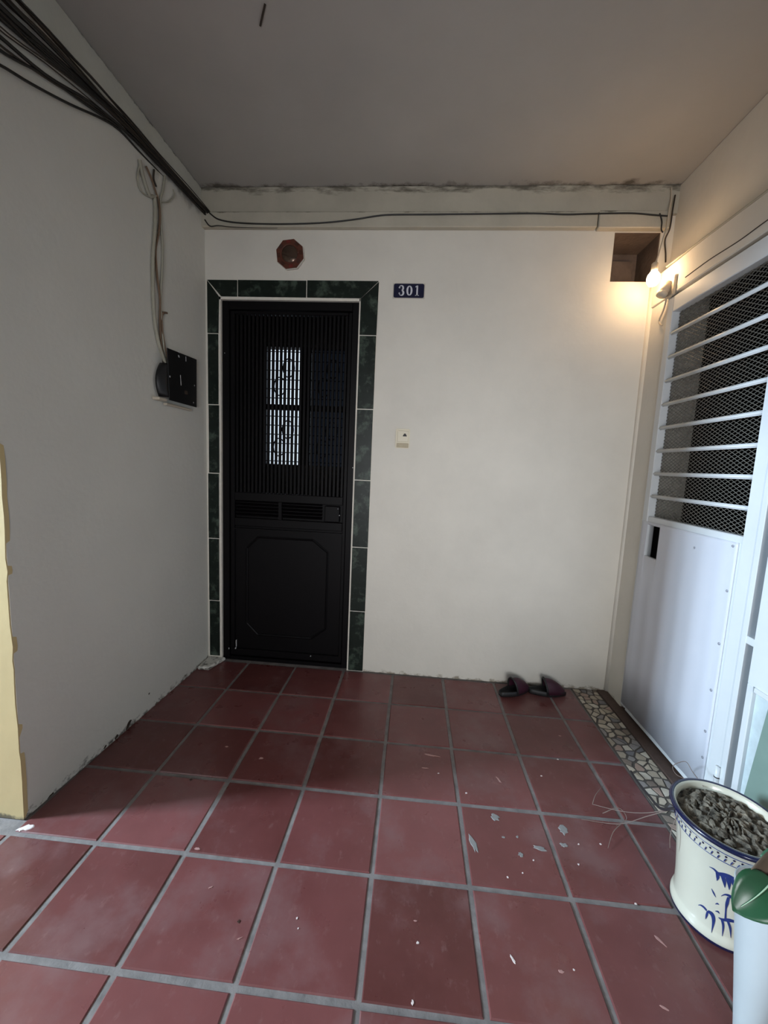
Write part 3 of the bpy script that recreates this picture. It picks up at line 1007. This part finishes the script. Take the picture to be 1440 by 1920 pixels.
GD = 'painted cables dropping to the black box'
for path, r, m_, lab in (
        ([(262, 300), (268, 330), (280, 366), (290, 372), (291, 420), (287, 480), (287, 540), (290, 600), (297, 640), (306, 668), (312, 690)], .0075, 'cable_paint', 'broad painted-over cable, leftmost of the drop to the black box'),
        ([(274, 312), (284, 335), (292, 360), (298, 380), (300, 410), (297, 440), (292, 470), (295, 520), (300, 560), (300, 610), (303, 650), (310, 676)], .0048, 'cable_tan', 'tan cable crossing between the painted cables above the box'),
        ([(309, 330), (306, 355), (301, 378), (302, 420), (305, 460), (304, 510), (301, 560), (304, 620), (308, 660), (313, 690)], .005, 'cable_paint', 'narrow painted cable on the right of the drop to the black box'),
        ([(289, 318), (288, 335), (293, 350)], .004, 'cable_brown', 'short brown cable stub below the bundle'),
        ([(262, 310), (258, 335), (266, 360), (285, 370), (295, 366)], .0035, 'cable_paint', 'loose painted cable loop left of the drop'),
        ([(303, 380), (313, 379), (322, 374), (327, 366), (325, 355)], .003, 'cable_paint', 'small curled cable loop right of the drop'),
        ([(313, 587), (306, 587), (303, 598), (304, 620), (308, 645), (312, 668), (316, 690)], .0055, 'cable_tan', 'hooked brown cable entering the top of the black box')):
    MB().tube(catmull([onl(u, v, .004 + r * .6) for u, v in path], 5), r, 6).build('drop_cable', M[m_], label=lab, cat='cable', group=GD)

# ---------------------------------------------------------------- electrical box cover
q0 = on_x(341, 710, -1.16)
boxt = empty('electrical_box', (xl(1.34), 1.34, 1.54), 'black metal cover plate hanging loose over an electrical box', 'electrical box')
xa, xb = xl(1.2) + .048, xl(1.47) + .020
pTL, pTR, pBR, pBL = on_x(314, 652, xa), on_x(369, 674, xb), on_x(369, 764, xb), on_x(318, 750, xa)
pa, pb_ = (pTL.y + pBL.y) / 2, (pTR.y + pBR.y) / 2
zt, zbm = pTL.z, pBL.z
cp = MB()
cp.v = [(xa, pBL.y, pBL.z), (xb, pBR.y, pBR.z), (xb, pTR.y, pTR.z), (xa, pTL.y, pTL.z), (xa - .005, pBL.y, pBL.z), (xb - .005, pBR.y, pBR.z), (xb - .005, pTR.y, pTR.z), (xa - .005, pTL.y, pTL.z)]
cp.f = [(0, 1, 2, 3), (7, 6, 5, 4), (0, 4, 5, 1), (1, 5, 6, 2), (2, 6, 7, 3), (3, 7, 4, 0)]
cp.build('cover_plate', M['black_box'], boxt, bevel=.0015)
# bulging bent flap on the left side
rows = []
for i in range(11):
    t = i / 10
    z = zbm + .012 + t * (zt - .08 - zbm)
    bul = .042 * math.sin(math.pi * min(1, .12 + t * .86)) ** .8
    row_ = []
    for k in range(6):
        s_ = k / 5
        row_.append((xa - .002 - s_ * .040, pa + .004 - bul * math.sin(s_ * math.pi / 2), z))
    rows.append(row_)
fo = MB().grid(rows).build('bent_flap', M['black_box'], boxt, smooth=True)
fo.modifiers.new('thick', 'SOLIDIFY').thickness = .003
MB().box(xl(1.3) - .01, xl(1.3) + .006, pa + .03, pb_ - .03, zbm + .03, zt - .03).build('box_recess', M['dark_room'], boxt)
MB().box(xl(1.2) - .002, xl(1.2) + .034, pa - .055, pa + .012, zbm - .008, zbm + .006).build('box_lip', M['cable_white'], boxt, bevel=.004)
MB().box(xl(1.35) - .002, xl(1.35) + .018, pa + .02, pb_ - .04, zbm - .022, zbm - .010).build('box_lip', M['cable_white'], boxt, bevel=.004)
for (u, v, w_, h_, tl) in ((349, 673, .003, .024, 0), (338, 713, .004, .050, .1), (334, 668, .008, .010, .5), (315, 706, .006, .008, 0), (367, 723, .005, .006, 0), (335, 660, .014, .006, 0), (365, 755, .004, .006, 0),
                          (349, 736, .03, .018, 0)):
    q = on_x(u, v, (xa + xb) / 2)
    xx = xa + (xb - xa) * (q.y - pa) / (pb_ - pa)
    MB().prism([(q.y - w_ / 2 - tl * h_ / 2, q.z + h_ / 2), (q.y - w_ / 2 + tl * h_ / 2, q.z - h_ / 2), (q.y + w_ / 2 + tl * h_ / 2, q.z - h_ / 2), (q.y + w_ / 2 - tl * h_ / 2, q.z + h_ / 2)], xx - .003, xx + .0012, 'x').build(
        'paint_scratch', M['chip'] if w_ < .02 else M['cable_brown'], boxt)

# ---------------------------------------------------------------- number plate 301
np_ = empty('house_number_plate', (-.015, YB, 2.168), 'blue enamel house number plate reading 301 beside the door', 'number plate')
px0, px1, pz0, pz1 = -.098, .068, 2.168, 2.240
MB().box(px0 - .004, px1 + .004, YB - .005, YB, pz0 - .003, pz1 + .004).build('plate_backing', M['plate_edge'], np_, bevel=.002)
pm = MB()
rr_ = .009
pp = []
for (cx_, cz_, a0_) in ((px1 - rr_, pz1 - rr_, 0), (px0 + rr_, pz1 - rr_, 90), (px0 + rr_, pz0 + rr_, 180), (px1 - rr_, pz0 + rr_, 270)):
    for k in range(5):
        a = math.radians(a0_ + k * 22.5)
        pp.append((cx_ + rr_ * math.cos(a), cz_ + rr_ * math.sin(a)))
pm.prism(pp, YB - .004, YB - .0085, 'y', .01).build('plate_face', M['blue_plate'], np_)


def stroke(mb, path, y0, y1):
    """path: (x, z, half width) list -> ribbon"""
    n = len(path)
    Lp, Rp = [], []
    for i, (x, z, w_) in enumerate(path):
        a, b = path[max(0, i - 1)], path[min(n - 1, i + 1)]
        dx, dz = b[0] - a[0], b[1] - a[1]
        l_ = math.hypot(dx, dz) or 1
        nx, nz = -dz / l_, dx / l_
        Lp.append((x + nx * w_, z + nz * w_))
        Rp.append((x - nx * w_, z - nz * w_))
    for i in range(n - 1):
        mb.prism([Lp[i], Rp[i], Rp[i + 1], Lp[i + 1]], y0, y1, 'y')


HZ = .052
zb0 = pz0 + .010
d0 = MB()
path = []
cx_ = -.012
for k in range(33):
    a = k / 32 * math.tau
    path.append((cx_ + .0115 * math.cos(a), zb0 + HZ / 2 + (HZ / 2 - .003) * math.sin(a), .0018 + .0032 * abs(math.cos(a))))
stroke(d0, path, YB - .008, YB - .0098)
d0.build('digit_zero', M['digit'], np_)
d1 = MB()
cx_ = .030
stroke(d1, [(cx_, zb0, .0042), (cx_, zb0 + HZ, .0042)], YB - .008, YB - .0098)
stroke(d1, [(cx_ - .010, zb0 + .0018, .0018), (cx_ + .010, zb0 + .0018, .0018)], YB - .008, YB - .0098)
stroke(d1, [(cx_ - .010, zb0 + HZ - .007, .0025), (cx_ - .002, zb0 + HZ - .003, .003)], YB - .008, YB - .0098)
d1.build('digit_one', M['digit'], np_)
d3 = MB()
cx_ = -.056
path = []
for k in range(21):
    a = math.radians(165 - k * (165 + 75) / 20)
    path.append((cx_ - .001 + .0105 * math.cos(a), zb0 + HZ * .745 + .0125 * math.sin(a), .002 + .0028 * max(0, math.cos(a))))
stroke(d3, path, YB - .008, YB - .0098)
path = []
for k in range(21):
    a = math.radians(80 - k * (80 + 165) / 20)
    path.append((cx_ + .0115 * math.cos(a), zb0 + HZ * .27 + .0128 * math.sin(a), .002 + .0032 * max(0, math.cos(a))))
stroke(d3, path, YB - .008, YB - .0098)
for (xx, zz) in ((cx_ - .0105, zb0 + HZ * .80), (cx_ - .0105, zb0 + HZ * .22)):
    d3.prism([(xx + .0045 * math.cos(k / 10 * math.tau), zz + .0045 * math.sin(k / 10 * math.tau)) for k in range(10)], YB - .008, YB - .0098, 'y')
d3.build('digit_three', M['digit'], np_)

# ---------------------------------------------------------------- door bell switch
sw = empty('doorbell_switch', (-.010, YB, 1.356), 'cream plastic doorbell switch on the wall right of the door', 'switch')
MB().box(-.050, .030, YB - .014, YB, 1.358, 1.466).build('switch_plate', M['switch'], sw, bevel=.004, seg=2)
MB().box(-.040, .022, YB - .017, YB - .012, 1.392, 1.456).build('rocker', M['switch'], sw, bevel=.003)
MB().box(-.042, .024, YB - .0165, YB - .012, 1.362, 1.386).build('lower_strip', M['switch2'], sw, bevel=.002)
bm_ = MB()
bm_.prism([(-.010, 1.424), (.014, 1.424), (.011, 1.431), (.006, 1.440), (-.002, 1.440), (-.007, 1.431)], YB - .0165, YB - .0178, 'y')
bm_.build('bell_symbol', M['dark_mark'], sw)

# ---------------------------------------------------------------- octagonal mirror above the door
om = empty('octagonal_mirror', (-.676, YB, 2.31), 'small red-brown octagonal mirror plaque above the door', 'plaque')
ocx, ocz, orr = -.676, 2.384, .081


def octa(r, c=(ocx, ocz), a0=22.5 + 7):
    return [(c[0] + r * math.cos(math.radians(a0 + 45 * k)), c[1] + r * math.sin(math.radians(a0 + 45 * k))) for k in range(8)]


MB().prism(octa(orr, (ocx + .004, ocz - .003)), YB, YB - .012, 'y').build('plaque_edge', M['plate_edge'], om)
MB().prism(octa(orr), YB - .010, YB - .016, 'y', .03).build('plaque_face', M['wood_red'], om)
ring = [(ocx + .048 * math.cos(k / 28 * math.tau), YB - .017, ocz + .048 * math.sin(k / 28 * math.tau)) for k in range(29)]
MB().tube(ring, .004, 6).build('mirror_ring', M['wood_red'], om, smooth=True)
mr = MB()
rows = []
for i in range(7):
    r = .046 * i / 6
    rows.append([(ocx + r * math.cos(k / 28 * math.tau), YB - .0165 - .010 * (1 - (i / 6) ** 2), ocz + r * math.sin(k / 28 * math.tau)) for k in range(29)])
mr.grid(rows)
mr.build('mirror_glass', M['mirror'], om, smooth=True)
for k in range(8):
    a = math.radians(k * 45 + 7)
    tg = Vector((-math.sin(a), 0, math.cos(a)))
    c_ = Vector((ocx + .063 * math.cos(a), YB - .0168, ocz + .063 * math.sin(a)))
    mk = MB()
    for j in (-1, 0, 1):
        cc = c_ + Vector((math.cos(a), 0, math.sin(a))) * (j * .0055)
        mk.tube([cc - tg * .011, cc + tg * .011], .0014, 4)
    mk.build('trim_mark', M['red_print'] if k % 4 == 2 else M['brown_print'], om)

# ---------------------------------------------------------------- slippers


def slipper(cx_, cy_, ang, label, flip=1):
    root = empty('slipper', (cx_, cy_, 0), label, 'slipper', 'pair of rubber slippers by the back wall')
    L_, W_ = .205, .078

    def hw(t):
        return W_ / 2 * (0.62 + .38 * math.sin(math.pi * min(1, max(0, t * .95 + .02)) ** 1.15)) * (math.sin(math.pi * min(1, max(0, (t + .03) / 1.06))) ** .28)

    ca, sa = math.cos(ang), math.sin(ang)

    def P(x, y_, z):
        return (cx_ + ca * x - sa * y_, cy_ + sa * x + ca * y_, z)
    n = 16
    sole = MB()
    rows = []
    for i in range(n + 1):
        t = i / n
        x = (t - .5) * L_
        w_ = hw(t)
        lift = .004 * (abs(t - .5) * 2) ** 3
        lip = .030 if t < .5 else .026
        prof = [(-w_ * .0, lift), (-w_ * .85, lift), (-w_, lift + .008), (-w_ * 1.0, lip), (-w_ * .86, lip + .001), (-w_ * .74, .019), (0, .017), (w_ * .74, .019), (w_ * .86, lip + .001), (w_ * 1.0, lip), (w_, lift + .008), (w_ * .85, lift), (0, lift)]
        rows.append([P(x, a, b) for a, b in prof])
    sole.grid(rows)
    k = len(rows[0])
    sole.f.append(tuple(range(k - 1)))
    sole.f.append(tuple(n * k + i for i in reversed(range(k - 1))))
    so_ = sole.build('sole', M['rubber'], root, smooth=True)
    upper = MB()
    rows = []
    for i in range(11):
        t = .46 + .52 * i / 10
        x = (t - .5) * L_
        w_ = hw(t) * 1.03
        h = .070 * (1 - ((t - .46) / .56) ** 1.7) ** .75 + .010
        row_ = []
        for j in range(13):
            a = math.pi * j / 12
            row_.append(P(x - .018 * math.sin(a) * (1 if i < 2 else .4), -w_ * math.cos(a), .014 + h * math.sin(a) ** .8))
        rows.append(row_)
    upper.grid(rows)
    u_ = upper.build('upper', M['maroon'], root, smooth=True)
    u_.modifiers.new('thick', 'SOLIDIFY').thickness = .006
    col = MB()
    col.tube([Vector(p) for p in rows[0]], .006, 6)
    col.build('collar', M['rubber'], root, smooth=True)
    return root


slipper(.700, 1.405, math.radians(28), 'left black and maroon clog slipper, angled with its heel toward the room')
slipper(.888, 1.425, math.radians(2), 'right black and maroon clog slipper lying parallel to the back wall')

# ---------------------------------------------------------------- blue and white ceramic pot
PX, PY, PH = 1.005, .305, .318
pot = empty('ceramic_pot', (PX, PY, 0), 'white glazed ceramic pot with blue bamboo painting and dry soil', 'pot')
prof = [(.098, .0), (.1035, .003), (.1055, .010), (.1055, .020), (.1035, .028), (.0995, .033), (.0985, .040), (.0985, .055), (.0995, .09), (.103, .14), (.1075, .19), (.1125, .23), (.118, .262), (.126, .290), (.130, .300)]


def pot_r(z):
    for (r0, z0), (r1, z1) in zip(prof[1:-1], prof[2:]):
        if z0 <= z <= z1:
            return r0 + (r1 - r0) * (z - z0) / max(1e-6, z1 - z0)
    return .13


body = MB().lathe(prof + [(.132, .304), (.133, .310), (.131, .317), (.126, .318), (.121, .312), (.117, .29), (.110, .24)], PX, PY, 56, close_top=True)
body.build('pot_body', M['ceramic'], pot, smooth=True)


def ring_mesh(r, z, t, n=56):
    return [(PX + r * math.cos(k / n * math.tau), PY + r * math.sin(k / n * math.tau), z) for k in range(n + 1)]


MB().tube(ring_mesh(.1318, .313, 0), .0068, 8).build('blue_rim', M['navy'], pot, smooth=True)
MB().lathe([(.1025, .001), (.1045, .003), (.1065, .010), (.1062, .0125)], PX, PY, 56, close_top=False, close_bot=False).build('blue_foot_band', M['navy'], pot, smooth=True)


def surf(th, z, off=.0008):
    r = pot_r(z) + off
    return (PX + r * math.cos(th), PY + r * math.sin(th), z)


# rim band: thin rings, dots and crescents
for z in (.292, .262):
    MB().tube(ring_mesh(pot_r(z) + .0002, z, 0), .0012, 5).build('band_line', M['blue_stroke'], pot)
dt = MB()
for k in range(48):
    th = k / 48 * math.tau
    z = .284
    c_ = [surf(th + .02 * math.cos(a / 8 * math.tau), z + .0035 * math.sin(a / 8 * math.tau)) for a in range(8)]
    n = len(dt.v)
    dt.v += c_
    dt.f.append(tuple(range(n, n + 8)))
dt.build('band_dots', M['navy'], pot, fix=False)
cm = MB()
for k in range(56):
    th = k / 56 * math.tau
    p1 = [surf(th + .030 * s_ / 4, .2665 + .010 * math.sin(s_ / 4 * math.pi * .6), .0009) for s_ in range(5)]
    cm.tube(p1, .0014, 4)
cm.build('band_crescents', M['blue_stroke'], pot)


def pot_hit(u, v):
    d = ray(u, v)
    r = .109
    for _ in range(6):
        ox, oy = CAM.x - PX, CAM.y - PY
        a = d.x ** 2 + d.y ** 2
        b = 2 * (ox * d.x + oy * d.y)
        c = ox * ox + oy * oy - r * r
        t = (-b - math.sqrt(max(0, b * b - 4 * a * c))) / (2 * a)
        p = CAM + d * t
        r = pot_r(min(max(p.z, .01), .29))
    return math.atan2(p.y - PY, p.x - PX), p.z


def brush(path, name='bamboo_stroke'):
    """path of (u, v, half width px)"""
    mb = MB()
    pl, pr = [], []
    n = len(path)
    dense = catmull([(a, b, c) for a, b, c in path], 4)
    n = len(dense)
    for i, p in enumerate(dense):
        a, b = dense[max(0, i - 1)], dense[min(n - 1, i + 1)]
        dx, dy = b.x - a.x, b.y - a.y
        l_ = math.hypot(dx, dy) or 1
        pl.append(surf(*pot_hit(p.x - dy / l_ * p.z, p.y + dx / l_ * p.z)))
        pr.append(surf(*pot_hit(p.x + dy / l_ * p.z, p.y - dx / l_ * p.z)))
    mb.grid([pl, pr])
    o = mb.build(name, M['blue_stroke'], pot, fix=False)
    o.modifiers.new('thick', 'SOLIDIFY').thickness = .0006
    return o


for st in ([(1330, 1625, .3), (1338, 1629, 1.2), (1345, 1636, 2), (1350, 1640, 2.5)],
           [(1343, 1634, 1.5), (1346, 1644, 3.2), (1344, 1651, .3)],
           [(1346, 1637, 2), (1355, 1640, 4), (1366, 1643, 3.5), (1376, 1647, 2)],
           [(1353, 1640, 2.5), (1358, 1652, 3.5), (1359, 1664, .3)],
           [(1362, 1642, 2.5), (1367, 1655, 3.8), (1367, 1668, .3)],
           [(1370, 1645, 2), (1376, 1656, 4), (1380, 1666, 3)],
           [(1334, 1666, .3), (1338, 1674, 1.3), (1342, 1682, .3)],
           [(1352, 1680, .3), (1360, 1677, 1.4), (1370, 1681, 2.4), (1378, 1690, 2)],
           [(1366, 1682, 2.6), (1363, 1694, 3.2), (1361, 1704, 1.6), (1360, 1722, 1.8)],
           [(1341, 1695, .3), (1345, 1694, 1.3), (1348, 1696, .3)], [(1341, 1708, .3), (1346, 1709, 1.4), (1349, 1713, .3)],
           [(1309, 1697, .3), (1314, 1697, 1.2), (1320, 1701, 1.6), (1325, 1707, 1.4)],
           [(1327, 1708, 1.8), (1325, 1716, 2.2), (1323, 1723, .3)],
           [(1327, 1708, 2), (1335, 1714, 3.2), (1338, 1726, 3), (1334, 1748, .3)],
           [(1347, 1720, .5), (1355, 1724, 2.2), (1366, 1725, 3), (1378, 1728, 2)],
           [(1353, 1723, 2), (1356, 1736, 2.2), (1354, 1755, .3)], [(1364, 1726, 2), (1369, 1740, 2.2), (1370, 1758, .3)]):
    brush(st)
# soil
sr = random.Random(4)
rows = []
for i in range(15):
    r = .1195 * i / 14
    rows.append([(PX + r * math.cos(k / 48 * math.tau), PY + r * math.sin(k / 48 * math.tau), 0.298 + (.012 * (1 - (i / 14) ** 2)) + (sr.uniform(-.009, .009) if 0 < i < 14 and k < 48 else 0)) for k in range(49)])
for r_ in rows:
    r_[48] = r_[0]
MB().grid(rows).build('soil', M['soil'], pot, smooth=False)
lr = random.Random(8)
for k in range(22):
    a, r = lr.uniform(0, math.tau), .110 * math.sqrt(lr.random())
    s_ = lr.uniform(.003, .012)
    mb = MB()
    mb.lathe([(s_ * .5, 0), (s_, s_ * .35), (s_ * .7, s_ * .8), (s_ * .2, s_)], PX + r * math.cos(a), PY + r * math.sin(a), 7)
    o = mb.build('soil_clod', M['soil'], pot)
    for v in o.data.vertices:
        v.co.z += .300 + .008 * (1 - (r / .118) ** 2)
        v.co.x += lr.uniform(-.003, .003)

# dry vine hanging over the pot
vine = empty('dry_vine', (PX - .1, PY, .3), 'dry leafless vine trailing from the ceramic pot across the floor', 'vine')
rim_l = Vector((PX - .118, PY + .02, .312))
MB().tube(catmull([rim_l, on_z(1240, 1516, .26), on_z(1215, 1490, .16), on_z(1195, 1465, .06), on_z(1183, 1446, .01)]), .0042, 5).build('vine_stem', M['twig_dark'], vine)
for path in ([(rim_l), on_z(1215, 1524, .2), on_z(1165, 1521, .09), on_z(1111, 1508, .02)],
             [on_z(1111, 1508, .02), on_z(1117, 1490, .03), on_z(1132, 1472, .012)],
             [rim_l, on_z(1215, 1530, .2), on_z(1160, 1545, .03), on_z(1090, 1536, .008)],
             [on_z(1168, 1542, .03), on_z(1150, 1560, .02), on_z(1140, 1590, .006)],
             [on_z(1130, 1525, .03), on_z(1160, 1515, .05), on_z(1175, 1535, .03), on_z(1155, 1548, .02)],
             [rim_l, on_z(1258, 1560, .24), on_z(1256, 1590, .18)]):
    MB().tube(catmull(path), .0015, 5, .0009).build('vine_tendril', M['twig'], vine)
MB().tube(catmull([Vector((PX + .01, PY + .115, .31)), on_x(1298, 1446, 1.15), on_x(1285, 1428, 1.16), on_x(1262, 1436, 1.15), on_x(1268, 1452, 1.14), on_x(1290, 1462, 1.12)]), .0013, 5).build('vine_tendril', M['twig'], vine)

# ---------------------------------------------------------------- white planter with a leafy plant
QX, QY, QH = .868, .012, .40
pl_ = empty('white_planter', (QX, QY, 0), 'tall tapered white planter with broad green leaves, lower right corner', 'planter')
MB().lathe([(.020, 0), (.024, .004), (.029, .06), (.037, .14), (.045, .22), (.053, .30), (.062, .38), (.064, .395), (.062, .40), (.058, .395), (.054, .37)], QX, QY, 40).build('planter_body', M['planter'], pl_, smooth=True)
MB().lathe([(.054, .372), (.04, .378), (.01, .380)], QX, QY, 24).build('soil', M['soil'], pl_)


def leaf(base, tip, width, curl, m, name='leaf', up=Vector((0, 0, 1)), rib=True):
    base, tip = Vector(base), Vector(tip)
    ax = tip - base
    side = ax.cross(up).normalized()
    nrm = side.cross(ax).normalized()
    rows = []
    n = 12
    mid = []
    for i in range(n + 1):
        t = i / n
        c_ = base + ax * t + nrm * (curl * math.sin(t * math.pi))
        w_ = width / 2 * (math.sin(math.pi * t ** .85) ** .75) if 0 < t < 1 else .0005
        row_ = []
        for k in range(7):
            s_ = (k - 3) / 3
            row_.append(c_ + side * (w_ * s_) + nrm * (abs(s_) ** 1.5 * w_ * .30))
        rows.append(row_)
        mid.append(c_ + nrm * .0012)
    lo = MB().grid(rows).build(name, m, pl_, smooth=True)
    lo.modifiers.new('thick', 'SOLIDIFY').thickness = .0012
    if rib:
        rb = MB().tube(mid[1:-2], .0014, 5, .0005).build('midrib', M['rib'], lo)
    st = MB().tube(catmull([(QX, QY, .38), (Vector((QX, QY, .38)) + base) / 2 + Vector((0, 0, .03)), base]), .0028, 6).build('stem', M['stem'], pl_)
    return lo


LB = Vector((QX, QY, .39))
leaf(on_y(1450, 1650, -.10), on_y(1374, 1708, -.12), .072, .010, M['leaf'], up=Vector((-.1, -.75, .75)))
leaf(on_y(1490, 1640, -.03), on_y(1425, 1605, -.02), .06, .012, M['leaf2'], up=Vector((0, -.5, 1)))
leaf(on_y(1480, 1720, -.10), on_y(1432, 1715, -.12), .05, .006, M['leaf'], up=Vector((0, -.5, 1)))
leaf(on_y(1464, 1590, -.070), on_y(1384, 1668, -.080), .085, .012, M['leaf_dry'], name='dried_leaf', up=Vector((.1, -1.0, .15)), rib=False)
leaf(LB + Vector((.04, .02, .02)), LB + Vector((.15, .05, .03)), .07, .015, M['leaf'])
leaf(LB + Vector((.02, -.03, .03)), LB + Vector((.10, -.12, .03)), .07, .015, M['leaf'])
leaf(LB + Vector((.03, .0, .02)), LB + Vector((.12, -.02, .02)), .06, .012, M['leaf2'])
